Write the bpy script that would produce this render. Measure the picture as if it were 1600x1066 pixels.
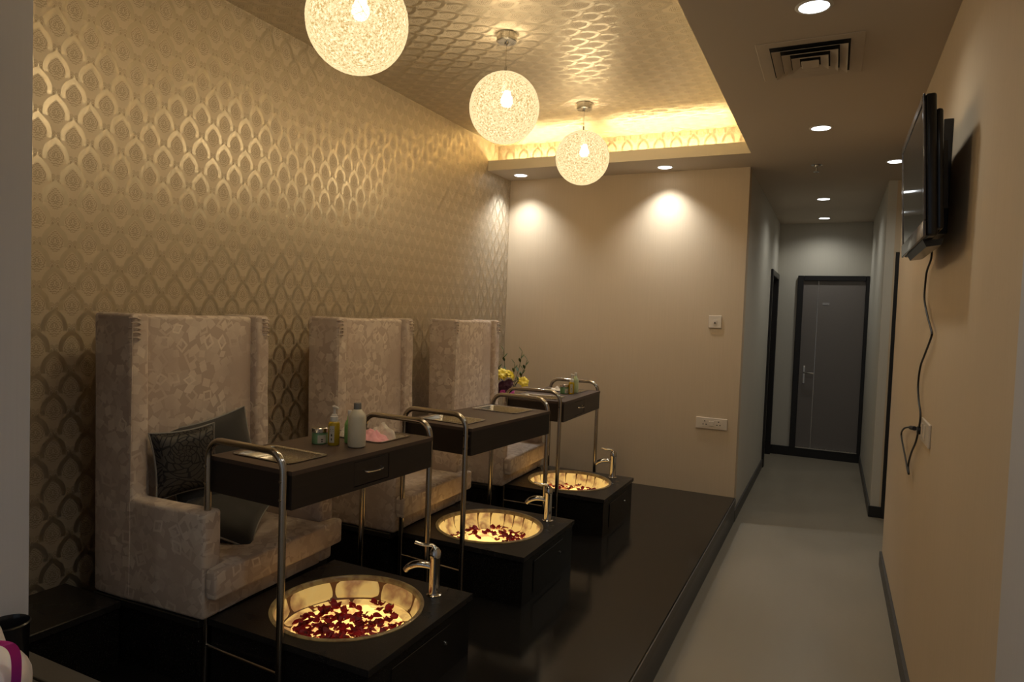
import bpy, bmesh, math, random
from mathutils import Vector, Matrix, noise
PI = math.pi
random.seed(7)
SC = bpy.context.scene
COL = SC.collection
for _o in list(bpy.data.objects): bpy.data.objects.remove(_o)

# ------------------------------------------------------------------ camera
def cam_axes(yaw, pitch, roll):
    f = Vector((-math.sin(yaw)*math.cos(pitch), math.cos(yaw)*math.cos(pitch), math.sin(pitch)))
    r = Vector((math.cos(yaw), math.sin(yaw), 0)); u = r.cross(f)
    return math.cos(roll)*r+math.sin(roll)*u, -math.sin(roll)*r+math.cos(roll)*u, f
_r, _u, _f = cam_axes(.447849, -.039996, .036861)
_cd = bpy.data.cameras.new('camera'); _cam = bpy.data.objects.new('camera', _cd); COL.objects.link(_cam)
_m = Matrix((( _r.x, _u.x, -_f.x, 0), (_r.y, _u.y, -_f.y, 0), (_r.z, _u.z, -_f.z, 1.47267), (0, 0, 0, 1)))
_cam.matrix_world = _m
_cd.sensor_width = 36; _cd.lens = 1043.551/1600*36; _cd.clip_start = .02
SC.camera = _cam

# ------------------------------------------------------------------ world, exposure, area lights
W = bpy.data.worlds.new('world'); SC.world = W; W.use_nodes = True
W.node_tree.nodes['Background'].inputs[0].default_value = (.80, .88, 1, 1)
W.node_tree.nodes['Background'].inputs[1].default_value = .22
SC.view_settings.view_transform = 'Standard'; SC.view_settings.look = 'None'
SC.view_settings.exposure = 0.0; SC.view_settings.gamma = 1.0; SC.view_settings.use_curve_mapping = False
PEND_W = 124.0; DOWN_W = 19.0; SPOT_W = 46.0; COVE_E = 105.0; SHADE_E = 1.34; BOWL_E = 1.0
COOL = (.97, .97, .90); SPOTC = (.93, .97, 1.0); WARM = (1.0, .80, .51)

# ------------------------------------------------------------------ node helpers
class N:
    "tiny expression builder over Math nodes"
    def __init__(s, nt, sock): s.nt = nt; s.s = sock
    def _b(s, op, o=None, o2=None):
        n = s.nt.nodes.new('ShaderNodeMath'); n.operation = op
        for i, v in enumerate((s, o, o2)):
            if v is None: continue
            if isinstance(v, N): s.nt.links.new(v.s, n.inputs[i])
            else: n.inputs[i].default_value = v
        return N(s.nt, n.outputs[0])
    def __add__(s, o): return s._b('ADD', o)
    __radd__ = __add__
    def __sub__(s, o): return s._b('SUBTRACT', o)
    def __rsub__(s, o): return (s*-1)+o
    def __mul__(s, o): return s._b('MULTIPLY', o)
    __rmul__ = __mul__
    def __truediv__(s, o): return s._b('DIVIDE', o)
    def lt(s, o): return s._b('LESS_THAN', o)
    def gt(s, o): return s._b('GREATER_THAN', o)
    def abs(s): return s._b('ABSOLUTE')
    def sin(s): return s._b('SINE')
    def cos(s): return s._b('COSINE')
    def sqrt(s): return s._b('SQRT')
    def fract(s): return s._b('FRACT')
    def max(s, o): return s._b('MAXIMUM', o)
    def min(s, o): return s._b('MINIMUM', o)
    def atan2(s, o): return s._b('ARCTAN2', o)
    def clamp(s): return s.max(0.0).min(1.0)

class Mat:
    def __init__(s, name, col=(.8, .8, .8), rough=.5, metal=0.0, **kw):
        s.m = bpy.data.materials.new(name); s.m.use_nodes = True; s.nt = s.m.node_tree
        s.b = s.nt.nodes['Principled BSDF']; s.out = s.nt.nodes['Material Output']
        s.b.inputs['Base Color'].default_value = (*col, 1); s.b.inputs['Roughness'].default_value = rough
        s.b.inputs['Metallic'].default_value = metal
        for k, v in kw.items(): s.b.inputs[k.replace('_', ' ')].default_value = v
    def node(s, t, **kw):
        n = s.nt.nodes.new('ShaderNode'+t)
        for k, v in kw.items():
            if hasattr(n, k): setattr(n, k, v)
            else: n.inputs[k].default_value = v
        return n
    def link(s, a, b): s.nt.links.new(a.s if isinstance(a, N) else a, b)
    def uv(s):
        t = s.node('TexCoord').outputs['UV']; x = s.node('SeparateXYZ'); s.link(t, x.inputs[0])
        return N(s.nt, x.outputs[0]), N(s.nt, x.outputs[1]), t
    def xyz(s, kind='Object'):
        t = s.node('TexCoord').outputs[kind]; x = s.node('SeparateXYZ'); s.link(t, x.inputs[0])
        return N(s.nt, x.outputs[0]), N(s.nt, x.outputs[1]), N(s.nt, x.outputs[2]), t
    def comb(s, a, b, c=0.0):
        n = s.node('CombineXYZ')
        for i, v in enumerate((a, b, c)):
            if isinstance(v, N): s.link(v, n.inputs[i])
            else: n.inputs[i].default_value = v
        return n.outputs[0]
    def mix(s, f, a, b):
        n = s.node('Mix', data_type='RGBA')
        if isinstance(f, (int, float)): n.inputs[0].default_value = f
        else: s.link(f, n.inputs[0])
        for i, v in ((6, a), (7, b)):
            if isinstance(v, tuple): n.inputs[i].default_value = (*v, 1)
            else: s.link(v, n.inputs[i])
        return n.outputs[2]
    def noise(s, scale, vec=None, detail=3, **kw):
        n = s.node('TexNoise'); n.inputs['Scale'].default_value = scale; n.inputs['Detail'].default_value = detail
        if vec is not None: s.link(vec, n.inputs['Vector'])
        return N(s.nt, n.outputs[0])
    def voro(s, scale, vec, feature='F1', dims='2D', rnd=1.0):
        n = s.node('TexVoronoi', feature=feature, voronoi_dimensions=dims); n.inputs['Scale'].default_value = scale
        n.inputs['Randomness'].default_value = rnd; s.link(vec, n.inputs['Vector']); return n
    def color(s, sock): s.link(sock, s.b.inputs['Base Color'])
    def rough(s, sock): s.link(sock, s.b.inputs['Roughness'])
    def bump(s, h, strength=.3, dist=.002):
        n = s.node('Bump'); n.inputs['Strength'].default_value = strength; n.inputs['Distance'].default_value = dist
        s.link(h, n.inputs['Height']); s.link(n.outputs[0], s.b.inputs['Normal'])

def scaled(M, vec, sx, sy, sz=1.0):
    n = M.node('Mapping'); n.inputs['Scale'].default_value = (sx, sy, sz); M.link(vec, n.inputs[0]); return n.outputs[0]

# ------------------------------------------------------------------ materials
def wallpaper(name, swap=False):
    M = Mat(name, rough=.5)
    u, v, t = M.uv()
    PU, PV = .121, .152
    def lattice(ou, ov):
        a = (((u+ou)/PU).fract()-.5)*PU
        b = (((v+ov)/PV).fract()-.5)*PV
        aa = a.abs()
        up = b.max(0.0); dn = (b*-1).max(0.0)
        # pointed egg: wide at the middle, ogee tip on top
        t_ = (up*(1/.066)).min(1.0); w_ = aa*(1/.045)
        e = w_*w_*(1.0-t_) + w_*t_*1.15 + t_*t_ + (dn/.056)*(dn/.056)
        ring = e.gt(.46)*e.lt(1.05)*b.gt(-.016)
        core = e.lt(.44)
        pr_ = ((aa-.012)*(aa-.012)+(b-.006)*(b-.006)).sqrt()
        fil = ((pr_*900.0+b*120.0).sin()*.8+((aa*620.0).sin()*(b*500.0).cos())*.7+(e*26.0).sin()*.4).gt(.15)
        return ring, core*fil, core, a, b, aa
    r1, f1, c1, *_ = lattice(0.0, 0.0)
    r2, f2, c2, *_ = lattice(PU/2, PV/2)
    ring = r1.max(r2); core = f1.max(f2)
    cc = c1.max(c2)
    # scroll sprigs in the gaps between the medallions
    def sprig(ou, ov):
        a = (((u+ou)/PU).fract()-.5)*PU; b = (((v+ov)/PV).fract()-.5)*PV; aa = a.abs()
        q = ((aa-.009)/.008); w = (b-.004)/.016
        d = q*q+w*w
        return d.lt(1.7)*(d*9.0+b*400.0).sin().gt(-.1)
    sp = sprig(PU/2, .012).max(sprig(0.0, PV/2+.012))
    sp = sp*(1.0-ring)*(1.0-cc)
    ns = M.noise(900, t, 2)
    pat = (core.max(sp)*(ns.gt(.42))).clamp()
    base = (.56, .47, .34)
    c = M.mix(pat, base, (.36, .29, .20)); c = M.mix(ring, c, (.50, .43, .315))
    M.color(c)
    M.link(ring*.52+.34+pat*.0, M.b.inputs['Metallic'])
    M.rough((.53-ring*.11)+pat*.06)
    M.bump(ns, .08, .0006)
    return M.m
PAPER = wallpaper('damask_wallpaper')

def plaster(name, c1, c2, rough=.75):
    M = Mat(name, c1, rough); x, y, z, t = M.xyz()
    s = M.noise(1, scaled(M, t, 160, 160, 3.0), 3)
    n = M.noise(2.2, t, 3)
    M.color(M.mix((s*.6+n*.5-.05).clamp(), c1, c2)); M.bump(s, .18, .001)
    M.b.inputs['Specular IOR Level'].default_value = .25
    return M.m
BEIGE = plaster('beige_textured_wallcovering', (.60, .475, .33), (.50, .395, .27))
CORR = plaster('pale_grey_corridor_covering', (.58, .54, .46), (.50, .465, .395))
GREYW = plaster('grey_painted_wall', (.54, .53, .55), (.48, .47, .49))
CEILW = plaster('white_ceiling_paint', (.58, .50, .40), (.54, .46, .365), .85)
FASC = plaster('cream_trough_paint', (.62, .55, .42), (.56, .50, .38), .8)

def floor_mat():
    M = Mat('grey_vinyl_floor', rough=.33); x, y, z, t = M.xyz()
    n = M.noise(1.7, t, 5); m = M.noise(60, t, 3); sc = M.noise(1, scaled(M, t, 9, 1.2), 4)
    M.color(M.mix((n*.7+sc*.4-.1).clamp(), (.215, .18, .13), (.30, .255, .19)))
    M.rough(n*.25+.2+m*.08); M.bump(m, .04, .001); return M.m
FLOOR = floor_mat()

def granite(name, c=.010, rough=.10):
    M = Mat(name, rough=rough); x, y, z, t = M.xyz()
    n = M.noise(300, t, 2); d = M.noise(5, t, 4)
    M.color(M.mix(((n-.58)*6.0).clamp(), (c, c*.9, c*.8), (c*4.2, c*3.7, c*3.2))); M.b.inputs['Specular IOR Level'].default_value = .36
    M.rough(d*.16+rough-.05); return M.m
GRANITE = granite('black_polished_granite')
GRANITE_TOP = granite('black_honed_granite', .016, .26)
KERB = plaster('grey_stone_tile', (.16, .145, .125), (.12, .11, .095), .5)
SKIRT = Mat('dark_brown_skirting', (.055, .05, .045), .45).m
BLACKTRIM = Mat('black_lacquered_trim', (.012, .011, .011), .35).m

def wood(name, ca, cb, rough=.42):
    M = Mat(name, rough=rough); x, y, z, t = M.xyz()
    g = M.noise(1, scaled(M, t, 90, 5, 90), 5); M.color(M.mix(g, ca, cb)); M.bump(g, .12, .0008); return M.m
WENGE = wood('dark_wenge_laminate', (.014, .009, .007), (.026, .017, .012))
WENGE_TOP = wood('brown_wenge_top', (.055, .033, .024), (.085, .054, .038), .5)
DOORM = wood('grey_brown_door_laminate', (.17, .15, .135), (.20, .175, .16), .42)
CHROME = Mat('polished_chrome', (.62, .61, .60), .07, 1.0).m
def steel():
    M = Mat('brushed_steel', (.55, .52, .46), .26, 1.0); x, y, z, t = M.xyz()
    n = M.noise(1, scaled(M, t, 400, 6, 400), 2); M.rough(n*.15+.18); return M.m
STEEL = steel()
TUBE = Mat('satin_chrome_tube', (.46, .42, .37), .16, 1.0).m

def chair_fabric():
    M = Mat('cream_jacquard_fabric', rough=.75); u, v, t = M.uv()
    M.b.inputs['Sheen Weight'].default_value = .25; M.b.inputs['Sheen Roughness'].default_value = .4
    def stamps(scale, off, half, frame):
        mp = M.node('Mapping'); mp.inputs['Location'].default_value = (off, off*1.7, 0); M.link(t, mp.inputs[0])
        vo = M.voro(scale, mp.outputs[0], rnd=.75)
        sub = M.node('VectorMath', operation='SUBTRACT'); M.link(mp.outputs[0], sub.inputs[0]); M.link(vo.outputs['Position'], sub.inputs[1])
        sx = M.node('SeparateXYZ'); M.link(sub.outputs[0], sx.inputs[0]); dx, dy = N(M.nt, sx.outputs[0]), N(M.nt, sx.outputs[1])
        sc = M.node('SeparateColor'); M.link(vo.outputs['Color'], sc.inputs[0])
        r, g, b = (N(M.nt, sc.outputs[i]) for i in range(3))
        a = r*PI; ca, sa = a.cos(), a.sin()
        p = (dx*ca+dy*sa); q = (dy*ca-dx*sa)
        p2 = (p+q*(b-.5)*.9).abs(); q2 = q.abs()
        hw = half*(g*.5+.65)
        m = p2.max(q2*(b*.5+.7)).lt(hw)
        if frame:
            inn = p2.max(q2*(b*.5+.7)).lt(hw*.62); m = m-inn*(g.gt(.35))
        return m.clamp()*(b*.6+.4), r
    m1, _ = stamps(15, 0, .022, True)
    m2, _ = stamps(19, .37, .017, False)
    m3, _ = stamps(11, .81, .027, False)
    big = M.noise(4.5, t, 2); wv = M.noise(1, scaled(M, t, 500, 1400), 1)
    fac = (m1*.9).max(m2*.75).max(m3*.5)*((big-.30)*4.0).clamp()
    M.color(M.mix(fac.clamp(), (.47, .37, .30), (.74, .64, .53)))
    M.rough(.8-fac*.35)
    M.bump(fac*.5+wv*.3+M.noise(7, t, 2)*2.0, .25, .004)
    return M.m
FABRIC = chair_fabric()

def rose_fabric():
    M = Mat('black_rose_jacquard', rough=.6); u, v, t = M.uv()
    vo = M.voro(5.2, t, rnd=.8)
    sub = M.node('VectorMath', operation='SUBTRACT'); M.link(t, sub.inputs[0]); M.link(vo.outputs['Position'], sub.inputs[1])
    sx = M.node('SeparateXYZ'); M.link(sub.outputs[0], sx.inputs[0]); dx, dy = N(M.nt, sx.outputs[0]), N(M.nt, sx.outputs[1])
    r = (dx*dx+dy*dy).sqrt(); th = dy.atan2(dx)
    vec = M.comb(r*62.0+th*.5, th*1.5, 0.0)
    ed = M.voro(1.0, vec, 'DISTANCE_TO_EDGE')
    ln = N(M.nt, ed.outputs['Distance']).lt(.10)
    c = M.noise(5, t, 2)
    M.color(M.mix(ln, (.036, .029, .022), (.004, .0035, .0035))); M.rough(.5+ln*.3)
    M.bump((1.0-ln)+c*.5, .5, .002)
    return M.m
ROSE = rose_fabric()
def plain_cloth(name, c1, c2, sc=700):
    M = Mat(name, rough=.85); u, v, t = M.uv(); n = M.noise(sc, t, 2); k = M.noise(9, t, 3)
    M.color(M.mix((n*.5+k*.5).clamp(), c1, c2)); M.bump(n+k*2.0, .25, .002); M.b.inputs['Sheen Weight'].default_value = .3; return M.m
GREYCLOTH = plain_cloth('charcoal_linen', (.018, .016, .0135), (.033, .029, .024))
PIPING = Mat('silver_grey_piping', (.25, .235, .21), .5).m
PINK = plain_cloth('pink_terry', (.80, .30, .33), (.95, .52, .54), 900)
WHITECLOTH = plain_cloth('white_terry', (.60, .52, .42), (.80, .72, .60), 900)

def emis(name, col, e):
    m = bpy.data.materials.new(name); m.use_nodes = True; nt = m.node_tree; nt.nodes.clear()
    o = nt.nodes.new('ShaderNodeOutputMaterial'); x = nt.nodes.new('ShaderNodeEmission')
    x.inputs[0].default_value = (*col, 1); x.inputs[1].default_value = e; nt.links.new(x.outputs[0], o.inputs[0]); return m
LENS = emis('downlight_lens', (.95, .98, 1), 6.0)
BULB = emis('lamp_bulb', (1, .93, .78), 30.0)
COVE = emis('cove_tube', (1, .79, .40), COVE_E); COVE_SIDE = emis('cove_tube_side', (1, .79, .42), COVE_E*.45)

def shade_mat():
    "woven paper shade glowing from the bulb inside, slightly see-through"
    M = Mat('woven_shade', (.8, .7, .5), .8); x, y, z, t = M.xyz()
    n = M.noise(120, t, 4); n2 = M.noise(260, t, 2); vo = M.voro(120, t, 'DISTANCE_TO_EDGE', '3D')
    ed = N(M.nt, vo.outputs['Distance'])
    f = ((n-.5)*4.6+.45+(n2-.5)*1.6-(.10-ed).max(0.0)*3.0).clamp()
    col = M.mix(f, (.86, .55, .20), (1.0, .84, .50))
    em = M.node('Emission'); M.link(col, em.inputs[0]); M.link((f*.62+.62)*SHADE_E, em.inputs[1])
    tr = M.node('BsdfTransparent'); mx = M.node('MixShader')
    hole = ((n2-.64)*12.0).clamp()*.5+.10
    M.link(hole.clamp(), mx.inputs[0]); M.link(em.outputs[0], mx.inputs[1]); M.link(tr.outputs[0], mx.inputs[2])
    M.link(mx.outputs[0], M.out.inputs[0]); return M.m
SHADE = shade_mat()
THREAD = emis('glowing_paper_thread', (1.0, .74, .38), .85*SHADE_E)

def onyx(name, e, veins=5.0, wall=False):
    "backlit onyx: emission carries the stone's colour, amber veins"
    M = Mat(name, (.55, .45, .3), .28); x, y, z, t = M.xyz()
    n = M.noise(veins, t, 5); n2 = M.noise(22, t, 3)
    ve = 1.0-((n-.5).abs()*14.0).clamp()
    c = M.mix((n2*.9).clamp(), (1.0, .54, .12), (1.0, .67, .21))
    c = M.mix((ve*(.9 if wall else .75)).clamp(), c, (.36, .14, .05))
    M.link(c, M.b.inputs['Emission Color']); M.b.inputs['Emission Strength'].default_value = e*BOWL_E
    M.color(M.mix(ve*.6, (.16, .12, .07), (.10, .05, .03)))
    return M.m
ONYX_WALL = onyx('backlit_onyx_wall', .46, 4.0, wall=True); ONYX_FLOOR = onyx('backlit_onyx_floor', 1.75, 9.0); ONYX_RIM = onyx('onyx_rim', .06, 14)
ONYX_LOW = onyx('backlit_onyx_foot', .75, 6.0, wall=True)
ONYX_JOINT = Mat('amber_resin_joint', (.06, .025, .012), .5, Emission_Color=(.4, .13, .03, 1), Emission_Strength=.10*BOWL_E).m
def petal_mat():
    M = Mat('rose_petal', rough=.5); i = M.node('ObjectInfo'); M.color(M.mix(N(M.nt, i.outputs['Random']), (.11, .0015, .005), (.38, .007, .015)))
    M.b.inputs['Emission Color'].default_value = (0, 0, 0, 1); M.b.inputs['Transmission Weight'].default_value = 0.0
    tl = M.node('BsdfTranslucent'); tl.inputs[0].default_value = (.35, .01, .015, 1); mx = M.node('MixShader'); mx.inputs[0].default_value = .12
    M.link(M.b.outputs[0], mx.inputs[1]); M.link(tl.outputs[0], mx.inputs[2]); M.link(mx.outputs[0], M.out.inputs[0]); return M.m
PETAL = petal_mat()
PLASTIC_W = Mat('white_plastic', (.66, .62, .55), .4).m
SWITCH = Mat('ivory_switch_plastic', (.62, .53, .42), .35).m
DARKFILL = Mat('dark_fill', (.01, .009, .008), .9).m  # near-black colour standing in for shade in the vent and socket holes
TVB = Mat('black_gloss_plastic', (.008, .008, .009), .22).m
TVS = Mat('tv_screen_glass', (.035, .038, .04), .06).m
TVTRIM = Mat('clear_grey_bezel', (.11, .10, .10), .12).m
CORD = Mat('black_cable', (.008, .007, .007), .5).m
GREENJAR = Mat('green_cream', (.12, .24, .11), .3).m
GREENLIQ = Mat('green_lotion', (.22, .44, .14), .3).m
YELLOW = Mat('amber_oil', (.40, .27, .01), .12).m
CLEARB = Mat('frosted_bottle', (.56, .50, .37), .35).m
PALEB = Mat('pale_green_bottle', (.45, .52, .30), .3).m
LABEL = Mat('cream_paper_label', (.48, .44, .36), .6).m
PRINT = Mat('dark_print', (.03, .03, .02), .6).m
GREYCAP = Mat('grey_cap', (.17, .165, .155), .45, .3).m
BAG = Mat('white_plastic_bag', (.72, .66, .66), .35, Subsurface_Weight=.2).m
def ribbon_mat():
    M = Mat('magenta_ribbon', rough=.3); x, y, z, t = M.xyz(); M.color(M.mix(((z-.27)*9.0).clamp(), (.16, .02, .30), (.62, .04, .30))); return M.m
RIBBON = ribbon_mat()
LEAF = Mat('green_leaf', (.05, .085, .02), .5).m
YPETAL = Mat('yellow_petal', (.75, .55, .03), .5).m
PURPLE = Mat('deep_purple_petal', (.06, .008, .03), .6).m
MAGENTA = Mat('magenta_petal', (.38, .03, .20), .6).m
VASE = Mat('mauve_vase', (.22, .12, .12), .35).m

# ------------------------------------------------------------------ mesh helpers
def box(bm, x0, x1, y0, y1, z0, z1, bev=0.0, seg=2):
    vs = [bm.verts.new(p) for p in ((x0, y0, z0), (x1, y0, z0), (x1, y1, z0), (x0, y1, z0), (x0, y0, z1), (x1, y0, z1), (x1, y1, z1), (x0, y1, z1))]
    fs = [bm.faces.new([vs[i] for i in f]) for f in ((3, 2, 1, 0), (4, 5, 6, 7), (0, 1, 5, 4), (1, 2, 6, 5), (2, 3, 7, 6), (3, 0, 4, 7))]
    if bev > 0:
        es = list({e for f in fs for e in f.edges})
        bmesh.ops.bevel(bm, geom=es, offset=bev, segments=seg, profile=.5, affect='EDGES')
    return bm
def prism(bm, pts, a, b, axis='y', bev=0.0, seg=2):
    "extrude polygon pts between a and b along axis; pts are the other two coordinates"
    mk = {'y': lambda p, t: (p[0], t, p[1]), 'z': lambda p, t: (p[0], p[1], t), 'x': lambda p, t: (t, p[0], p[1])}[axis]
    A = [bm.verts.new(mk(p, a)) for p in pts]; B = [bm.verts.new(mk(p, b)) for p in pts]
    n = len(pts); fs = [bm.faces.new(A[::-1]), bm.faces.new(B)]
    for i in range(n): fs.append(bm.faces.new((A[i], A[(i+1) % n], B[(i+1) % n], B[i])))
    bmesh.ops.recalc_face_normals(bm, faces=fs)
    if bev > 0:
        es = list({e for f in fs for e in f.edges})
        bmesh.ops.bevel(bm, geom=es, offset=bev, segments=seg, profile=.5, affect='EDGES')
    return bm
def tube(bm, pts, r, n=12, cap=True, flat=1.0):
    pts = [Vector(p) for p in pts]; rs = r if isinstance(r, (list, tuple)) else [r]*len(pts)
    t0 = (pts[1]-pts[0]).normalized(); up = Vector((0, 0, 1)) if abs(t0.z) < .9 else Vector((1, 0, 0))
    a = t0.cross(up).normalized(); rings = []
    for i, p in enumerate(pts):
        t = (pts[min(i+1, len(pts)-1)]-pts[max(i-1, 0)]).normalized()
        a = (a-t*a.dot(t)).normalized(); b = t.cross(a)
        rings.append([bm.verts.new(p+a*math.cos(2*PI*k/n)*rs[i]+b*math.sin(2*PI*k/n)*rs[i]*flat) for k in range(n)])
    for i in range(len(rings)-1):
        for k in range(n): bm.faces.new((rings[i][k], rings[i][(k+1) % n], rings[i+1][(k+1) % n], rings[i+1][k]))
    if cap: bm.faces.new(rings[0][::-1]); bm.faces.new(rings[-1])
    return bm
def lathe(bm, prof, n=28, c=(0, 0), close=True):
    rings = []
    for r, z in prof:
        if r < 1e-6: rings.append([bm.verts.new((c[0], c[1], z))])
        else: rings.append([bm.verts.new((c[0]+r*math.cos(2*PI*k/n), c[1]+r*math.sin(2*PI*k/n), z)) for k in range(n)])
    for A, B in zip(rings, rings[1:]):
        for k in range(n):
            q = (k+1) % n
            if len(A) == 1 and len(B) == 1: continue
            if len(A) == 1: bm.faces.new((A[0], B[q], B[k]))
            elif len(B) == 1: bm.faces.new((A[k], A[q], B[0]))
            else: bm.faces.new((A[k], A[q], B[q], B[k]))
    bmesh.ops.recalc_face_normals(bm, faces=bm.faces)
    return bm
def arc(c, r, a0, a1, n, plane='xz', k=0.0):
    o = []
    for i in range(n+1):
        a = math.radians(a0+(a1-a0)*i/n); p, q = c[0]+r*math.cos(a), c[1]+r*math.sin(a)
        o.append((p, k, q) if plane == 'xz' else (p, q, k))
    return o
def smooth_path(pts, n=6):
    P = [Vector(p) for p in pts]; P = [P[0]*2-P[1]]+P+[P[-1]*2-P[-2]]; o = []
    for i in range(1, len(P)-2):
        for k in range(n):
            t = k/n; a, b, c, d = P[i-1:i+3]
            o.append(.5*((2*b)+(c-a)*t+(2*a-5*b+4*c-d)*t*t+(3*b-a-3*c+d)*t**3))
    o.append(P[-2]); return o
def uvbox(me, sw=None):
    uvl = me.uv_layers.new(name='UVMap') if not me.uv_layers else me.uv_layers[0]
    for p in me.polygons:
        n = p.normal; ax = max(range(3), key=lambda i: abs(n[i])+(.01 if i == 2 else 0))
        for li in p.loop_indices:
            c = me.vertices[me.loops[li].vertex_index].co
            if sw and ax == 2: q = (c.y, c.x)
            else: q = ((c.y, c.z), (c.x, c.z), (c.x, c.y))[ax]
            uvl.data[li].uv = (q[0], q[1]) if sw else (q[0]+ax*.37, q[1]+ax*.21)
def obj(name, bm, mat, parent=None, smooth=False, sw=None, loc=None, keep_uv=False):
    me = bpy.data.meshes.new(name); bm.normal_update(); bm.to_mesh(me); bm.free()
    for m in (mat if isinstance(mat, (list, tuple)) else [mat]): me.materials.append(m)
    if not keep_uv: uvbox(me, sw)
    if smooth:
        me.polygons.foreach_set('use_smooth', [True]*len(me.polygons))
        try: me.set_sharp_from_angle(angle=math.radians(smooth if smooth > 1 else 40))
        except Exception: pass
    o = bpy.data.objects.new(name, me); COL.objects.link(o)
    if parent is not None: o.parent = parent
    if loc: o.location = loc
    return o
def tag(o, label=None, cat=None, group=None, kind=None):
    if label: o['label'] = label
    if cat: o['category'] = cat
    if group: o['group'] = group
    if kind: o['kind'] = kind
    return o
def thing(name, label, cat, loc=(0, 0, 0), rz=0.0, group=None):
    o = bpy.data.objects.new(name, None); COL.objects.link(o); o.location = loc; o.rotation_euler = (0, 0, rz); o.empty_display_size = .1
    return tag(o, label, cat, group)
def struct(name, bm, mat, sw=None): return tag(obj(name, bm, mat, None, sw=sw), kind='structure')
def copytree(o, parent=None):
    c = o.copy(); COL.objects.link(c); c.parent = parent
    for ch in list(o.children): copytree(ch, c)
    return c
def B(*a, **k): return box(bmesh.new(), *a, **k)

# ------------------------------------------------------------------ the room
XL, YB, YF, XE, XC, XR, YD, XD, YR, YRE = -2.527, 5.12, 4.71, -.55, -.60, .34, 8.13, .325, 5.88, 4.71
ZL, ZT, ZP, XP = 2.6, 2.83, .183, -.591
Y0 = -2.2
struct('floor', B(-2.7, 2.0, Y0, 8.3, -.06, 0), FLOOR)
struct('wall_left', B(XL-.12, XL, Y0, YB+.12, 0, ZT+.04), PAPER, sw=True)
struct('wall_back', B(XL, XC, YB, YB+.12, 0, ZL), BEIGE)
bm = bmesh.new(); box(bm, XC-.12, XC, YB+.12, 7.245, 0, ZL); box(bm, XC-.12, XC, 8.09, YD+.12, 0, ZL); box(bm, XC-.12, XC, 7.245, 8.09, 2.03, ZL)
struct('wall_corridor_left', bm, CORR)
struct('wall_far', B(XC, XD, YD, YD+.12, 0, ZL), CORR)
struct('wall_corridor_right', B(XD, XD+.06, YR, YD+.12, 0, ZL), CORR)
bm = bmesh.new(); box(bm, XD+.06, .398, YR, YR+.12, 0, ZL); box(bm, 1.25, 1.7, YR, YR+.12, 0, ZL); box(bm, .398, 1.25, YR, YR+.12, 2.055, ZL)
struct('wall_side_passage', bm, BEIGE)
struct('wall_right', B(XR, XR+.12, 1.66, YRE, 0, ZL), BEIGE)
struct('wall_right_near', B(XR-.004, XR+.12, Y0, 1.66, 0, ZL), GREYW)
struct('wall_passage_end', B(1.7, 1.8, YRE-.2, YR+.12, 0, ZL), BEIGE)
struct('wall_passage_near', B(XR+.12, 1.7, YRE-.12, YRE, 0, ZL), BEIGE)
# ceilings: wallpapered tray, plain corridor ceiling, cove trough with lip
struct('ceiling', B(XL, -.37, Y0, 4.875, ZT, ZT+.04), PAPER, sw=True)
bm = bmesh.new(); box(bm, XE, 1.8, Y0, YB, ZL, ZL+.02); box(bm, XC-.12, 1.8, YB, YD+.12, ZL, ZL+.02); box(bm, XL, XE, YF, YB, ZL, ZL+.02)
struct('ceiling_corridor', bm, CEILW)
bm = bmesh.new(); box(bm, XL, XE, YF, YF+.02, ZL+.02, 2.678); box(bm, XE, XE+.02, Y0, YF+.02, ZL+.02, 2.678)
struct('trim_1', bm, FASC)
struct('trim_2', B(XL, -.37, 4.875, 4.95, ZL+.02, ZT+.04), PAPER, sw=True)
struct('trim_3', B(-.37, -.30, Y0, 4.95, ZL+.02, ZT+.04), PAPER, sw=True)
# fascia face of the soffit, in cream
struct('trim_4', B(XL, XE, YF-.004, YF, ZL, 2.678), FASC)
struct('trim_5', B(XE-.004, XE, Y0, YF, ZL, 2.678), FASC)
# wall against the near left (grey partition) standing on the tiled ledge
struct('wall_partition', B(-1.99, -1.84, Y0, 1.0, .40, ZT), GREYW)
# baseboards
struct('baseboard_corridor_left', B(XC, XC+.012, YB, 7.245, 0, .085), SKIRT)
struct('baseboard_far', B(XC, XD-.002, YD-.03, YD, 0, .10), BLACKTRIM)
struct('baseboard_corridor_right', B(XD-.012, XD, YR, YD-.03, 0, .085), SKIRT)
struct('baseboard_passage', B(XD-.012, .398, YR-.015, YR, 0, .085), BLACKTRIM)
struct('baseboard_right', B(XR-.014, XR, 1.66, YRE, 0, .085), SKIRT)

# doors -------------------------------------------------------------
d = tag(bpy.data.objects.new('door_1', None), kind='structure'); COL.objects.link(d); d.location = (0, YD, 0)
obj('door_leaf', B(-.325, .288, -.012, -.001, .112, 1.965), DOORM, d)
bm = bmesh.new(); box(bm, -.385, -.325, -.04, -.001, .10, 2.02, .004, 1); box(bm, .288, .324, -.04, -.001, .10, 2.02, .004, 1); box(bm, -.325, .288, -.04, -.001, 1.965, 2.02, .004, 1)
obj('door_frame', bm, BLACKTRIM, d)
obj('inlay_strip', B(-.175, -.170, -.0145, -.012, .112, 1.965), STEEL, d)
obj('threshold', B(-.325, .288, -.045, -.001, .10, .112), STEEL, d)
obj('name_plate', B(-.125, -.055, -.015, -.012, 1.70, 1.725), STEEL, d)
bm = bmesh.new(); box(bm, -.287, -.262, -.019, -.012, .82, 1.02, .003, 1)
h = obj('lock_plate', bm, STEEL, d)
bm = bmesh.new(); tube(bm, [(-.275, -.012, .945), (-.275, -.05, .945), (-.262, -.056, .944), (-.18, -.056, .940)], .008, 8)
obj('lever_handle', bm, STEEL, h, smooth=True)
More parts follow.
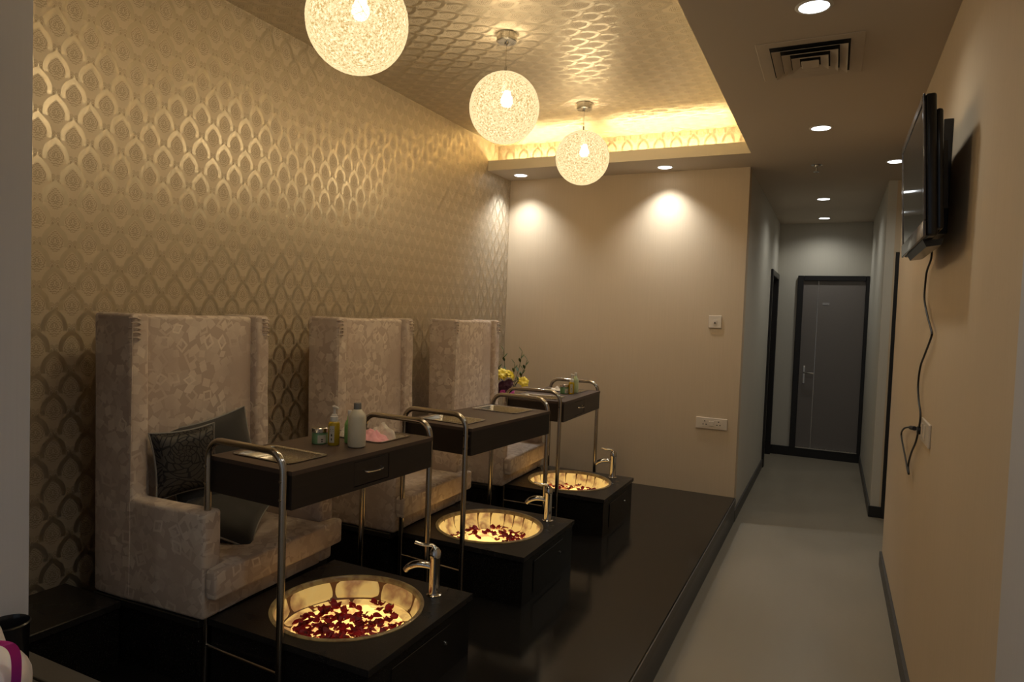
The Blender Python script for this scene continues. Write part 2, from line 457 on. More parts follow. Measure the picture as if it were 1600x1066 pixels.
d = tag(bpy.data.objects.new('door_2', None), kind='structure'); COL.objects.link(d); d.location = (XC, 0, 0)
bm = bmesh.new(); box(bm, -.11, .022, 7.245, 7.31, 0, 2.03, .004, 1); box(bm, -.11, .022, 8.025, 8.09, 0, 2.03, .004, 1); box(bm, -.11, .022, 7.31, 8.025, 1.97, 2.03, .004, 1)
obj('door_frame', bm, BLACKTRIM, d)
obj('door_leaf', B(-.09, -.05, 7.31, 8.025, .005, 1.97), DOORM, d)
d = tag(bpy.data.objects.new('door_3', None), kind='structure'); COL.objects.link(d); d.location = (0, YR, 0)
bm = bmesh.new(); box(bm, .398, .445, -.02, .11, 0, 2.05, .004, 1); box(bm, 1.21, 1.25, -.02, .11, 0, 2.05, .004, 1); box(bm, .445, 1.21, -.02, .11, 2.01, 2.05, .004, 1)
obj('door_frame', bm, BLACKTRIM, d)
obj('door_leaf', B(.445, 1.21, .03, .07, .005, 2.01), DOORM, d)

# raised floor ------------------------------------------------------
pf = thing('stone_platform', 'low black polished stone platform running the length of the spa row', 'platform', (0, 0, 0))
obj('platform_top', B(XL+.001, XP, 1.171, YB-.001, ZP-.02, ZP, .003, 1), GRANITE, pf)
obj('nosing_strip', B(XP+.001, XP+.006, 1.171, YB-.001, ZP-.05, ZP-.004), SKIRT, pf)
obj('riser', B(XL+.001, XP+.001, 1.171, YB-.001, 0, ZP-.02), BLACKTRIM, pf)
sl = thing('stone_ledge', 'black stone ledge against the patterned wall left of the nearest armchair', 'ledge', (0, 0, 0))
bm = bmesh.new(); prism(bm, [(XL, -.5), (-2.24, -.5), (-2.213, 1.504), (XL, 1.500)], .385, .412, 'z', .003, 1); obj('ledge_top', bm, GRANITE_TOP, sl)
bm = bmesh.new(); prism(bm, [(XL, -.5), (-2.247, -.5), (-2.222, 1.504), (XL, 1.500)], ZP, .385, 'z'); obj('ledge_base', bm, GRANITE, sl)
kb = thing('tiled_bench', 'low grey tiled bench at the near left corner under the white bag', 'bench', (0, 0, 0))
obj('tile_top', B(-2.2, -1.2, 1.095, 1.17, .375, .40, .004, 2), KERB, kb)
obj('tile_top', B(-2.2, -1.2, .3, 1.09, .372, .398, .004, 2), KERB, kb)
obj('bench_body', B(-2.19, -1.21, .31, 1.16, 0, .372), KERB, kb)

# ------------------------------------------------------------------ armchairs
def soften(bm, amp=.004, sc=6, seed=0):
    for v in bm.verts: v.co += noise.noise_vector(v.co*sc+Vector((seed, 0, 0)))*amp
def subdiv(bm, n=2, L=.09):
    for _ in range(n):
        es = [e for e in bm.edges if e.calc_length() > L]
        if es: bmesh.ops.subdivide_edges(bm, edges=es, cuts=1, use_grid_fill=True)
CD, CW, CH = .54, .67, 1.012
def armchair(label, loc, rz):
    t = thing('wing_armchair', label, 'armchair', loc, rz, 'patterned wing armchairs along the wallpapered wall')
    def fab(name, bm, seed):
        bmesh.ops.triangulate(bm, faces=[f for f in bm.faces if len(f.verts) > 4]); subdiv(bm, 2, .12); soften(bm, .004, 5, seed)
        for v in bm.verts: v.co.x -= .02*max(0, v.co.z-.3)*(1 if v.co.x < .19 else 0)
        return obj(name, bm, FABRIC, t, smooth=50)
    x = lambda a: a-CD    # local x: 0 = front face of the arms
    fab('backrest', B(x(0.0), x(.160), .07, CW-.07, .05, CH-.004, bev=.018, seg=3), 1)
    poly = [(x(0), 0), (x(.54), 0), (x(.54), .362), (x(.189), .362), (x(.189), CH), (x(0), CH)]
    for k, (a, b) in enumerate(((0, .075), (CW-.075, CW))):
        fab('side_panel', prism(bmesh.new(), poly, a, b, 'y', .014, 3), 2+k)
    fab('seat_base', B(x(.10), x(.535), .07, CW-.07, 0, .10, bev=.008), 5)
    cpoly = [(x(.115), .078), (x(.53), .078), (x(.545), .0), (x(.592), 0), (x(.592), CW), (x(.545), CW), (x(.53), CW-.078), (x(.115), CW-.078)]
    fab('seat_cushion', prism(bmesh.new(), cpoly, .078, .178, 'z', .012, 3), 6)
    # gathered pleats at the top of each wing, and the seam down the near side
    for yy in (.006, CW-.04):
        bm = bmesh.new()
        for q in range(5):
            z = CH-.016-q*.017; pts = [(x(.178)-.012*((q+1) % 2), yy-.004, z), (x(.193)-.012*max(0, z-.5), yy+.012, z+.003*(q % 2)), (x(.192)-.012, yy+.030, z-.004)]
            tube(bm, smooth_path(pts, 3), .0035, 6)
        obj('gathered_pleats', bm, FABRIC, t, smooth=True)
    bm = bmesh.new(); tube(bm, [(x(.186), .0006, .02+i*.06) for i in range(17)], .0028, 6); obj('seam', bm, FABRIC, t, smooth=True)
    return t
CH_POS = [((-1.836, 1.532, .414), .047), ((-1.825, 2.583, .414), .009), ((-1.779, 3.637, .414), .031)]
PLX = [(-1.846, -1.178), (-1.838, -1.167), (-1.828, -1.152)]
CL = ['nearest cream patterned wing armchair, holding three dark cushions', 'middle cream patterned wing armchair of the row', 'farthest cream patterned wing armchair beside the flowers']
ORD = ['nearest', 'middle', 'farthest']
arm = [armchair(CL[i], *CH_POS[i]) for i in range(3)]
for i in range(3):
    (px, py, pz), rz = CH_POS[i]
    t = thing('chair_plinth', 'black stone plinth under the %s armchair' % ORD[i], 'plinth', (px, py, ZP), rz, 'stone plinths under the armchairs')
    pq = -.02 if i < 2 else -.055
    obj('plinth_top', B(-CD, pq, 0, CW-.004, .203, .229, .003, 1), GRANITE_TOP, t)
    obj('plinth_body', B(-CD+.008, pq-.01, .008, CW-.012, 0, .203), GRANITE, t)

# ------------------------------------------------------------------ footbath blocks, bowls, taps
RB = .268
def ring_slab(bm, x0, x1, y0, y1, z0, z1, r, n=64):
    "rectangular slab with a round hole at the origin"
    def edge(a):
        c, s = math.cos(a), math.sin(a); k = min((x1 if c > 0 else x0)/c if abs(c) > 1e-9 else 1e9, (y1 if s > 0 else y0)/s if abs(s) > 1e-9 else 1e9); return (c*k, s*k)
    ang = sorted(set([2*PI*i/n for i in range(n)]+[math.atan2(y, x) % (2*PI) for x in (x0, x1) for y in (y0, y1)]))
    L = []
    for a in ang:
        e = edge(a); L.append([bm.verts.new((r*math.cos(a), r*math.sin(a), z)) for z in (z0, z1)]+[bm.verts.new((*e, z)) for z in (z0, z1)])
    m = len(L)
    for i in range(m):
        A, C = L[i], L[(i+1) % m]
        bm.faces.new((A[1], A[3], C[3], C[1])); bm.faces.new((A[0], C[0], C[2], A[2]))
        bm.faces.new((A[0], A[1], C[1], C[0])); bm.faces.new((A[2], C[2], C[3], A[3]))
    bmesh.ops.recalc_face_normals(bm, faces=bm.faces)
def bowl_r(s):
    "profile of the inner bowl: s 0 (rim) .. 1 (floor edge) -> radius, depth"
    a = s*PI/2; return .195+(RB-.015-.195)*math.cos(a)**.9, -.085*math.sin(a)**.85
BY = [(1.563, 2.192), (2.631, 3.262), (3.722, 4.352)]
BZ = .412
for i in range(3):
    x0, x1 = PLX[i]; y0, y1 = BY[i]; cx, cy = (x0+x1)/2, (y0+y1)/2; hx, hy = (x1-x0)/2, (y1-y0)/2
    if i == 1: cx += .0
    t = thing('footbath_block', 'black stone footbath block below the %s armchair, with round bowl sunk in its top' % ORD[i], 'footbath', (cx, cy, 0), 0, 'black stone footbath blocks')
    bm = bmesh.new(); ring_slab(bm, -hx, hx, -hy, hy, BZ-.022, BZ, RB-.006)
    obj('block_top', bm, GRANITE_TOP, t)
    bm = bmesh.new(); k = .008
    box(bm, -hx+k, hx-k, -hy+k, -hy+k+.02, ZP, BZ-.022); box(bm, -hx+k, hx-k, hy-k-.02, hy-k, ZP, BZ-.022)
    box(bm, -hx+k, -hx+k+.02, -hy+k+.02, hy-k-.02, ZP, BZ-.022); box(bm, hx-k-.02, hx-k, -hy+k+.02, hy-k-.02, ZP, BZ-.022)
    obj('block_body', bm, GRANITE, t)
    a = obj('access_panel', B(hx-k, hx-k+.004, -.19, .17, ZP+.03, BZ-.055, .0015, 1), GRANITE, t)
    bm = bmesh.new(); tube(bm, [(hx-k+.004, .13, .30), (hx-k+.009, .13, .30)], .006, 10); obj('lock', bm, STEEL, a, smooth=True)
    # bowl ------------------------------------------------------------
    b = thing('onyx_bowl', 'glowing backlit onyx foot bowl with rose petals in the %s footbath' % ORD[i], 'bowl', (cx, cy, BZ), 0, 'backlit onyx foot bowls')
    bm = bmesh.new(); lathe(bm, [(RB-.006, -.02), (RB, .0), (RB+.001, .004), (RB-.004, .006), (RB-.011, .0055), (RB-.015, .001), (RB-.016, -.012)], 64)
    if i == 0:
        pass
    obj('rim', bm, ONYX_RIM, b, smooth=True)
    bm = bmesh.new(); lathe(bm, [(bowl_r(s/10)[0]+.004, bowl_r(s/10)[1]-.006) for s in range(11)]+[(0, -.093)], 64); obj('joint_shell', bm, ONYX_JOINT, b, smooth=True)
    npc = 9 if i == 0 else 22; gap = .006 if i == 0 else .004
    def patch(a0, a1, s0, s1, bulge, rr, nu=8, nv=6, jit=0.0):
        bm = bmesh.new(); g = []
        for v in range(nv+1):
            row = []
            for u in range(nu+1):
                fu, fv = u/nu*2-1, v/nv*2-1
                # squircle rounding of the piece's corners
                qu = fu*math.sqrt(1-rr*fv*fv/2); qv = fv*math.sqrt(1-rr*fu*fu/2)
                a = (a0+a1)/2+(a1-a0)/2*qu; s = (s0+s1)/2+(s1-s0)/2*qv
                r, z = bowl_r(min(1, max(0, s)))
                h = bulge*(1-max(abs(fu), abs(fv))**4)-(.007 if max(abs(fu), abs(fv)) > .999 else 0)
                row.append(bm.verts.new(((r-h)*math.cos(a), (r-h)*math.sin(a), z+h*.4)))
            g.append(row)
        for v in range(nv):
            for u in range(nu): bm.faces.new((g[v][u], g[v][u+1], g[v+1][u+1], g[v+1][u]))
        return bm
    rnd = random.Random(5+i); ang = [0.0]
    for k in range(npc): ang.append(ang[-1]+1+(rnd.random()-.5)*.5)
    ang = [q/ang[-1]*2*PI+.35 for q in ang]
    split = .62 if i == 0 else 1.0
    for k in range(npc):
        obj('onyx_piece', patch(ang[k]+gap, ang[k+1]-gap, .0, split-.02+(rnd.random()*.08 if i == 0 else 0), .004, .42 if i == 0 else .1), ONYX_WALL if i == 0 else ONYX_LOW, b, smooth=True)
    if i == 0:
        for k in range(9):
            a0 = k/9*2*PI+.1; obj('onyx_piece', patch(a0+.02, a0+2*PI/9-.02, .66, 1.0, .008, .3), ONYX_LOW, b, smooth=True)
    # floor of the bowl: lumpy polished stones / flat disc
    bm = bmesh.new(); n, m = 48, 12; g = []
    for q in range(m+1):
        r = .200*q/m
        g.append([bm.verts.new((r*math.cos(2*PI*k/n), r*math.sin(2*PI*k/n), -.086+(noise.noise(Vector((r*math.cos(2*PI*k/n)*14, r*math.sin(2*PI*k/n)*14, i)))*.006 if q < m else 0))) for k in range(n)] if q else [bm.verts.new((0, 0, -.086))])
    for q in range(m):
        for k in range(n):
            k2 = (k+1) % n
            if q == 0: bm.faces.new((g[0][0], g[1][k], g[1][k2]))
            else: bm.faces.new((g[q][k], g[q+1][k], g[q+1][k2], g[q][k2]))
    obj('bowl_floor', bm, ONYX_FLOOR, b, smooth=True)
    # tap ---------------------------------------------------------------
    fx, fy = ((-1.297, 2.106), (-1.283, 3.175), (-1.274, 4.27))[i]
    fa = PI+.28
    f = thing('footbath_tap', 'chrome single lever tap at the corner of the %s footbath' % ORD[i], 'tap', (fx, fy, BZ), fa, 'chrome taps on the footbath blocks')
    bm = bmesh.new(); lathe(bm, [(0, 0), (.029, 0), (.029, .005), (.023, .008), (.0215, .014), (.0205, .05), (.0205, .135), (.022, .142), (.0225, .155), (.020, .168), (.013, .178), (0, .181)], 28); obj('tap_body', bm, CHROME, f, smooth=True)
    P = smooth_path([(.008, 0, .106), (.035, 0, .112), (.068, 0, .112), (.098, 0, .100), (.114, 0, .084)], 5)
    bm = bmesh.new(); tube(bm, P, [.0135+.003*math.sin(q/20*PI) for q in range(len(P))], 16, flat=.85); obj('spout', bm, CHROME, f, smooth=True)
    P = smooth_path([(-.010, 0, .158), (-.002, 0, .176), (.016, 0, .188), (.045, 0, .187), (.078, 0, .194)], 5)
    bm = bmesh.new(); tube(bm, P, [.016, .0155, .015, .0145, .013, .0125]+[.0105]*(len(P)-6), 14, flat=.6); obj('lever', bm, CHROME, f, smooth=True)

# rose petals: every petal its own object, five shapes shared
def petal_mesh(k):
    rnd = random.Random(40+k); bm = bmesh.new(); nu, nv = 6, 5; g = []
    for v in range(nv+1):
        row = []
        for u in range(nu+1):
            fu, fv = u/nu*2-1, v/nv
            w = .0135*math.sin(PI*min(1, .12+fv*.80))**.7*(1+.12*math.sin(3*fv+k)); x = fu*w; y = fv*.027-.013
            z = .006*fu*fu*(1-.3*fv)+.004*math.sin(fv*3+k)+.003*fu*math.sin(k*2.1)+(.006*(fv-.8) if fv > .8 else 0)
            row.append(bm.verts.new((x, y-.002*fu*fu, z+rnd.random()*.0012)))
        g.append(row)
    for v in range(nv):
        for u in range(nu): bm.faces.new((g[v][u], g[v][u+1], g[v+1][u+1], g[v+1][u]))
    me = bpy.data.meshes.new('rose_petal'); bm.to_mesh(me); bm.free(); me.materials.append(PETAL)
    me.polygons.foreach_set('use_smooth', [True]*len(me.polygons)); return me
PM = [petal_mesh(k) for k in range(5)]
PC = [(165, 'dark red rose petal floating among the dense petals in the nearest glowing bowl', 'petals in the nearest bowl'),
      (82, 'dark red rose petal in the glowing bowl of the middle footbath', 'petals in the middle bowl'),
      (52, 'dark red rose petal in the glowing bowl of the farthest footbath', 'petals in the farthest bowl')]
for i, (cnt, lab, grp) in enumerate(PC):
    cx, cy = (PLX[i][0]+PLX[i][1])/2, (BY[i][0]+BY[i][1])/2; rnd = random.Random(11+i); spots = []
    tries = 0
    while len(spots) < cnt and tries < 20000:
        tries += 1; a = rnd.random()*2*PI; r = .200*math.sqrt(rnd.random()); x, y = r*math.cos(a), r*math.sin(a)
        if i == 0:
            if r > .19 and rnd.random() < .8: continue
            if y > .10 and rnd.random() < .75: continue
            if x < -.15 and rnd.random() < .4: continue
            md = .0142
        elif i == 1:
            # crescent of petals on the right and near side, bare patch in the middle
            if math.hypot(x+.03, y+.03) < .10 and rnd.random() < .93: continue
            if x < -.02 and rnd.random() < .55: continue
            md = .018
        else:
            if math.hypot(x-.02, y+.07) < .11 and rnd.random() < .93: continue
            md = .019
        if all((x-p)**2+(y-q)**2 > md*md for p, q in spots): spots.append((x, y))
    for (x, y) in spots:
        o = bpy.data.objects.new('rose_petal', PM[rnd.randrange(5)]); COL.objects.link(o)
        o.location = (cx+x, cy+y, BZ-.076+rnd.random()*.005); s = .95+rnd.random()*.45
        o.rotation_euler = ((rnd.random()-.5)*.45, (rnd.random()-.5)*.45, rnd.random()*6.3); o.scale = (s, s, s)
        tag(o, lab, 'petal', grp)

# ------------------------------------------------------------------ trolleys
TW, TL, TH, TZ = .389, .748, .123, .96
TR = [(-1.487, 1.559, -.051), (-1.418, 2.576, -.09), (-1.425, 3.721, .03)]
TRAYS = [(.040, .305, .065, .235), (.040, .305, .515, .700)]
def trolley(i, label, drawer):
    x, y, a = TR[i]
    # local frame: x 0..TW left to right, y 0..TL near to far
    t = thing('spa_trolley', label, 'trolley', (x-TW*math.cos(a), y-TW*math.sin(a), ZP), a, 'dark wood trolleys on chrome legs')
    z1, z0 = TZ-ZP, TZ-ZP-TH
    bm = bmesh.new()
    (a0, a1, b0, b1), (c0, c1, d0, d1) = TRAYS
    zt = z1-.014
    for q in ((0, a0, 0, TL), (a1, TW, 0, TL), (a0, a1, 0, b0), (a0, a1, b1, d0), (a0, a1, d1, TL)): box(bm, q[0], q[1], q[2], q[3], zt, z1)
    bmesh.ops.remove_doubles(bm, verts=bm.verts, dist=1e-5)
    obj('tabletop', bm, WENGE_TOP, t)
    bm = bmesh.new(); k = .003
    box(bm, k, TW-k, k, k+.016, z0, zt); box(bm, k, TW-k, TL-k-.016, TL-k, z0, zt); box(bm, k, k+.016, k+.016, TL-k-.016, z0, zt)
    if drawer:
        e0, e1 = drawer
        box(bm, TW-k-.016, TW-k, k+.016, e0, z0, zt); box(bm, TW-k-.016, TW-k, e1, TL-k-.016, z0, zt); box(bm, TW-k-.016, TW-k, e0, e1, z0, z0+.012)
        box(bm, TW-k-.016, TW-k, e0, e1, zt-.008, zt)
    else: box(bm, TW-k-.016, TW-k, k+.016, TL-k-.016, z0, zt)
    box(bm, k+.016, TW-k-.016, k+.016, TL-k-.016, z0, z0+.01)
    obj('apron', bm, WENGE, t)
    if drawer:
        dr = obj('drawer', B(TW-k-.016, TW-k-.001, e0+.002, e1-.002, z0+.014, zt-.010, .001, 1), WENGE, t)
        ym = (e0+e1)/2; bm = bmesh.new()
        tube(bm, smooth_path([(TW-k, ym-.045, z0+.064), (TW+.010, ym-.045, z0+.062), (TW+.020, ym-.02, z0+.060), (TW+.020, ym+.02, z0+.060), (TW+.010, ym+.045, z0+.062), (TW-k, ym+.045, z0+.064)], 4), .0045, 8, flat=.7)
        obj('drawer_handle', bm, CHROME, dr, smooth=True)
    for q in TRAYS:
        bm = bmesh.new(); rings = []
        for off, z in ((.009, .0035), (.0, .004), (-.006, .002), (-.012, -.012), (-.022, -.022)):
            x0, x1, y0, y1 = q[0]-off, q[1]+off, q[2]-off, q[3]+off; r = max(.006, .022+off*.6); ring = []
            for (ccx, ccy, s) in ((x1-r, y1-r, 0), (x0+r, y1-r, 90), (x0+r, y0+r, 180), (x1-r, y0+r, 270)):
                for w in range(6):
                    an = math.radians(s+w*18); ring.append(bm.verts.new((ccx+r*math.cos(an), ccy+r*math.sin(an), z1+z)))
            rings.append(ring)
        for A, C in zip(rings, rings[1:]):
            for w in range(len(A)): bm.faces.new((A[w], A[(w+1) % len(A)], C[(w+1) % len(A)], C[w]))
        bm.faces.new(rings[-1]); bmesh.ops.recalc_face_normals(bm, faces=bm.faces)
        for f in bm.faces: f.normal_flip() if f.normal.z < -.5 else None
        obj('steel_tray', bm, STEEL, t, smooth=True)
    lx0, lx1, rt, bend = .014, .366, .0118, .062
    for ey in (-.013, TL+.013):
        zt2 = z1+.058
        pts = [(lx0, ey, 0), (lx0, ey, zt2-bend)]+[(lx0+bend-bend*math.cos(math.radians(w)), ey, zt2-bend+bend*math.sin(math.radians(w))) for w in range(12, 90, 13)]
        pts += [(lx0+bend, ey, zt2), (lx1-bend, ey, zt2)]+[(lx1-bend+bend*math.sin(math.radians(w)), ey, zt2-bend+bend*math.cos(math.radians(w))) for w in range(12, 90, 13)]+[(lx1, ey, zt2-bend), (lx1, ey, 0)]
        bm = bmesh.new(); tube(bm, pts, rt, 14); fr = obj('leg_frame', bm, TUBE, t, smooth=True)
        bm = bmesh.new(); tube(bm, [(lx0, ey, .135), (lx1, ey, .135)], .0065, 10); obj('crossbar', bm, TUBE, fr, smooth=True)
        sg = 1 if ey < 0 else -1
        for sx in (lx0, lx1):
            for sz in (z0+.035, z1-.03):
                bm = bmesh.new(); tube(bm, [(sx, ey-sg*.0145, sz), (sx, ey-sg*.010, sz)], .005, 8); obj('bolt', bm, CHROME, fr, smooth=True)
    if i == 1:
        for sz in (z0+.035, z1-.035):
            bm = bmesh.new(); tube(bm, [(TW-.018, k-.003, sz), (TW-.018, k, sz)], .006, 10); obj('screw', bm, CHROME, t, smooth=True)
    return t
trolley(0, 'nearest dark wood trolley, carrying lotion bottles and a pink cloth', (.285, .475))
trolley(1, 'middle dark wood trolley with two empty steel trays', None)
trolley(2, 'farthest dark wood trolley, with small bottles, near the beige back wall', (.20, .40))
def on_trolley(i, lx, ly):
    x, y, a = TR[i]; lx -= TW; return (x+lx*math.cos(a)-ly*math.sin(a), y+lx*math.sin(a)+ly*math.cos(a), TZ)

# ------------------------------------------------------------------ bottles
def label_patch(parent, r, z0, z1, a0, a1, square=None):
    bm = bmesh.new(); n = 10; g = []
    for k in range(n+1):
        a = a0+(a1-a0)*k/n; g.append([bm.verts.new((math.cos(a)*r, math.sin(a)*r, z)) for z in (z0, z1)])
    for A, C in zip(g, g[1:]): bm.faces.new((A[0], C[0], C[1], A[1]))
    bm2 = bm; o = obj('paper_label', bm2, LABEL, parent, smooth=True)
    bm = bmesh.new(); am = (a0+a1)/2
    for q, w in ((.80, .55), (.68, .7), (.45, .25), (.2, .2)):
        z = z0+(z1-z0)*q; aw = (a1-a0)*.5*w; h = (z1-z0)*.022*(3 if q < .5 else 1)
        vs = [bm.verts.new((math.cos(a)*(r+.0004), math.sin(a)*(r+.0004), zz)) for a, zz in ((am-aw, z-h), (am+aw, z-h), (am+aw, z+h), (am-aw, z+h))]; bm.faces.new(vs)
    obj('print', bm, PRINT, o)
def jar(loc, label, group, s=1.0):
    t = thing('cream_jar', label, 'jar', loc, 0, group); t.scale = (s, s, s)
    bm = bmesh.new(); lathe(bm, [(0, 0), (.026, 0), (.029, .003), (.029, .040), (.026, .044), (.026, .046)], 28); obj('jar_body', bm, GREENJAR, t, smooth=True)
    bm = bmesh.new(); lathe(bm, [(.0275, .045), (.030, .0455), (.030, .060), (.028, .062), (0, .0625)], 28); obj('lid', bm, STEEL, t, smooth=True)
    label_patch(t, .0293, .006, .036, -1.1, .0); return t
def pump_bottle(loc, label, group, liquid=None, s=1.0, rz=0, hgt=.088):
    t = thing('pump_bottle', label, 'bottle', loc, rz, group); t.scale = (s, s, s)
    bm = bmesh.new(); lathe(bm, [(0, 0), (.019, 0), (.0215, .003), (.0215, hgt-.008), (.018, hgt-.001), (.012, hgt+.002), (.012, hgt+.006)], 24); obj('bottle_body', bm, liquid or YELLOW, t, smooth=True)
    bm = bmesh.new(); lathe(bm, [(.0125, hgt+.001), (.0145, hgt+.002), (.0145, hgt+.019), (.011, hgt+.021), (.009, hgt+.028), (.005, hgt+.029), (.0045, hgt+.050), (.006, hgt+.052), (.006, hgt+.056), (0, hgt+.057)], 20)
    c = obj('pump_collar', bm, PLASTIC_W, t, smooth=True)
    bm = bmesh.new(); tube(bm, [(.010, 0, hgt+.056), (0, 0, hgt+.056), (-.012, 0, hgt+.055), (-.028, 0, hgt+.052)], [.0035, .005, .0045, .003], 8); obj('spout', bm, PLASTIC_W, c, smooth=True)
    label_patch(t, .0219, .012, hgt-.014, 1.75, 2.65); return t
def tall_bottle(loc, label, group, body, r=.033, h=.13, cap=GREYCAP, s=1.0):
    t = thing('lotion_bottle', label, 'bottle', loc, 0, group); t.scale = (s, s, s)
    bm = bmesh.new(); lathe(bm, [(0, 0), (r-.006, 0), (r-.001, .004), (r, .010), (r, h-.02), (r-.003, h-.010), (r-.010, h), (r*.45, h+.010), (r*.38, h+.012), (r*.38, h+.014)], 32); obj('bottle_body', bm, body, t, smooth=True)
    bm = bmesh.new(); lathe(bm, [(r*.40, h+.010), (r*.42, h+.0105), (r*.42, h+.032), (r*.38, h+.034), (0, h+.034)], 24); obj('cap', bm, cap, t, smooth=True); return t
G1, G3 = 'toiletries on the nearest trolley', 'toiletries on the farthest trolley'
jar(on_trolley(0, .135, .372), 'small green cream jar with silver lid on the nearest trolley', G1)
pump_bottle(on_trolley(0, .193, .385), 'yellow oil pump bottle with white pump on the nearest trolley', G1, rz=PI-.3)
tall_bottle(on_trolley(0, .215, .445), 'slim green bottle half hidden behind the large clear one on the nearest trolley', G1, GREENLIQ, .019, .092, PLASTIC_W)
tall_bottle(on_trolley(0, .283, .410), 'large frosted clear bottle with grey cap on the nearest trolley', G1, CLEARB)
jar(on_trolley(2, .240, .415), 'green cream jar on the farthest trolley beside the pump bottle', G3)
pump_bottle(on_trolley(2, .285, .425), 'yellow oil pump bottle on the farthest trolley', G3, rz=PI-.3, s=.9)
tall_bottle(on_trolley(2, .290, .490), 'pale green clear bottle rightmost on the farthest trolley', G3, PALEB, .021, .105, PLASTIC_W)
# cloths in the trays
def lump(name, label, cat, loc, rx, ry, h, mat, seed, peak=(0, 0), pw=1.6):
    bm = bmesh.new(); n = 18; g = []
    for j in range(n+1):
        row = []
        for i in range(n+1):
            u, v = i/n*2-1, j/n*2-1; x = u*math.sqrt(1-v*v/2)*rx; y = v*math.sqrt(1-u*u/2)*ry
            rr = min(1, math.hypot(u-peak[0], v-peak[1])/1.25); z = h*(1-rr**pw)*(1 if max(abs(u), abs(v)) < .99 else 0)*(1+.5*noise.noise(Vector((x*38+seed, y*38, 2))))
            z += noise.noise(Vector((x*45+seed, y*45, seed)))*.007*(1-max(abs(u), abs(v))**4)
            row.append(bm.verts.new((x, y, max(0, z)+.001)))
        g.append(row)
    for j in range(n):
        for i in range(n): bm.faces.new((g[j][i], g[j][i+1], g[j+1][i+1], g[j+1][i]))
    bmesh.ops.subdivide_edges(bm, edges=bm.edges, cuts=1, use_grid_fill=True)
    for v in bm.verts: v.co += noise.noise_vector(v.co*110+Vector((seed, 0, 0)))*.0035
    bmesh.ops.solidify(bm, geom=bm.faces[:], thickness=.002)
    return tag(obj(name, bm, mat, None, smooth=60, loc=loc), label, cat, 'cloths in the tray of the nearest trolley')
p = on_trolley(0, .215, .590)
lump('wash_cloth', 'pink terry cloth heaped in the far tray of the nearest trolley', 'cloth', (p[0], p[1], TZ-.020), .088, .060, .052, PINK, 3, (-.2, -.1), 1.1)
p = on_trolley(0, .185, .662)
lump('wash_cloth', 'white terry cloth behind the pink one in the tray of the nearest trolley', 'cloth', (p[0], p[1], TZ-.018), .075, .038, .058, WHITECLOTH, 8, (.2, 0))
p = on_trolley(0, .098, .560)
lump('wash_cloth', 'small white cloth behind the large clear bottle, left of the pink cloth', 'cloth', (p[0], p[1], TZ-.018), .04, .035, .045, WHITECLOTH, 12)
p = on_trolley(2, .12, .58)
_w = lump('cotton_wad', 'small white cotton wad in the far tray of the farthest trolley', 'cotton', (p[0], p[1], TZ-.018), .045, .035, .040, WHITECLOTH, 15)
del _w['group']

# ------------------------------------------------------------------ cushions on the nearest armchair
def pillow(label, size, thick, M4, front, back, seed, name='scatter_cushion'):
    t = thing(name, label, 'cushion', (0, 0, 0), 0, 'dark cushions on the nearest armchair'); t.matrix_world = M4
    n = 16; s = size/2
    def edge(u, v):
        k = 1-.10*(1-u*u)*(abs(v)**3) ; q = 1-.10*(1-v*v)*(abs(u)**3)
        return u*s*q, v*s*k
    for sgn, nm, mt in ((1, 'front_cover', front), (-1, 'back_cover', back)):
        bm = bmesh.new(); g = []
        for j in range(n+1):
            row = []
            for i in range(n+1):
                u, v = i/n*2-1, j/n*2-1; x, y = edge(u, v)
                z = sgn*thick/2*(max(0, (1-u**4)*(1-v**4)))**.55*(1+.12*noise.noise(Vector((u*2+seed, v*2, seed))))
                row.append(bm.verts.new((x, y, z)))
            g.append(row)
        for j in range(n):
            for i in range(n):
                f = (g[j][i], g[j][i+1], g[j+1][i+1], g[j+1][i]); bm.faces.new(f if sgn > 0 else f[::-1])
        obj(nm, bm, mt, t, smooth=80)
    pts = []
    for k in range(4):
        for i in range(14):
            w = i/14*2-1; u, v = ((w, -1), (1, w), (-w, 1), (-1, -w))[k]; pts.append((*edge(u, v), 0))
    pts.append(pts[0]); bm = bmesh.new(); tube(bm, pts, .0035, 7, cap=False); obj('piping', bm, PIPING, t, smooth=True)
    return t
def frame(c, zx, yup, roll=0):
    "matrix: pillow normal zx, up direction yup"
    z = Vector(zx).normalized(); x = Vector(yup).cross(z).normalized(); y = z.cross(x)
    m = Matrix((( x.x, y.x, z.x, c[0]), (x.y, y.y, z.y, c[1]), (x.z, y.z, z.z, c[2]), (0, 0, 0, 1)))
    return m @ Matrix.Rotation(roll, 4, 'Z')
pillow('black rose patterned cushion leaning in the corner of the nearest armchair', .245, .085, frame((-2.140, 1.700, .885), (.97, -.20, .16), (-.1, 0, 1), .03), ROSE, ROSE, 1)
pillow('plain charcoal cushion with pale piping leaning on the backrest of the nearest armchair', .37, .10, frame((-2.165, 1.845, .845), (.92, -.25, .26), (-.2, .0, 1), .13), GREYCLOTH, ROSE, 2)
pillow('charcoal cushion lying on the seat of the nearest armchair, rose pattern underneath', .31, .10, frame((-2.075, 1.810, .672), (.45, -.02, .88), (.45, -.75, -.1), .10), GREYCLOTH, ROSE, 3)

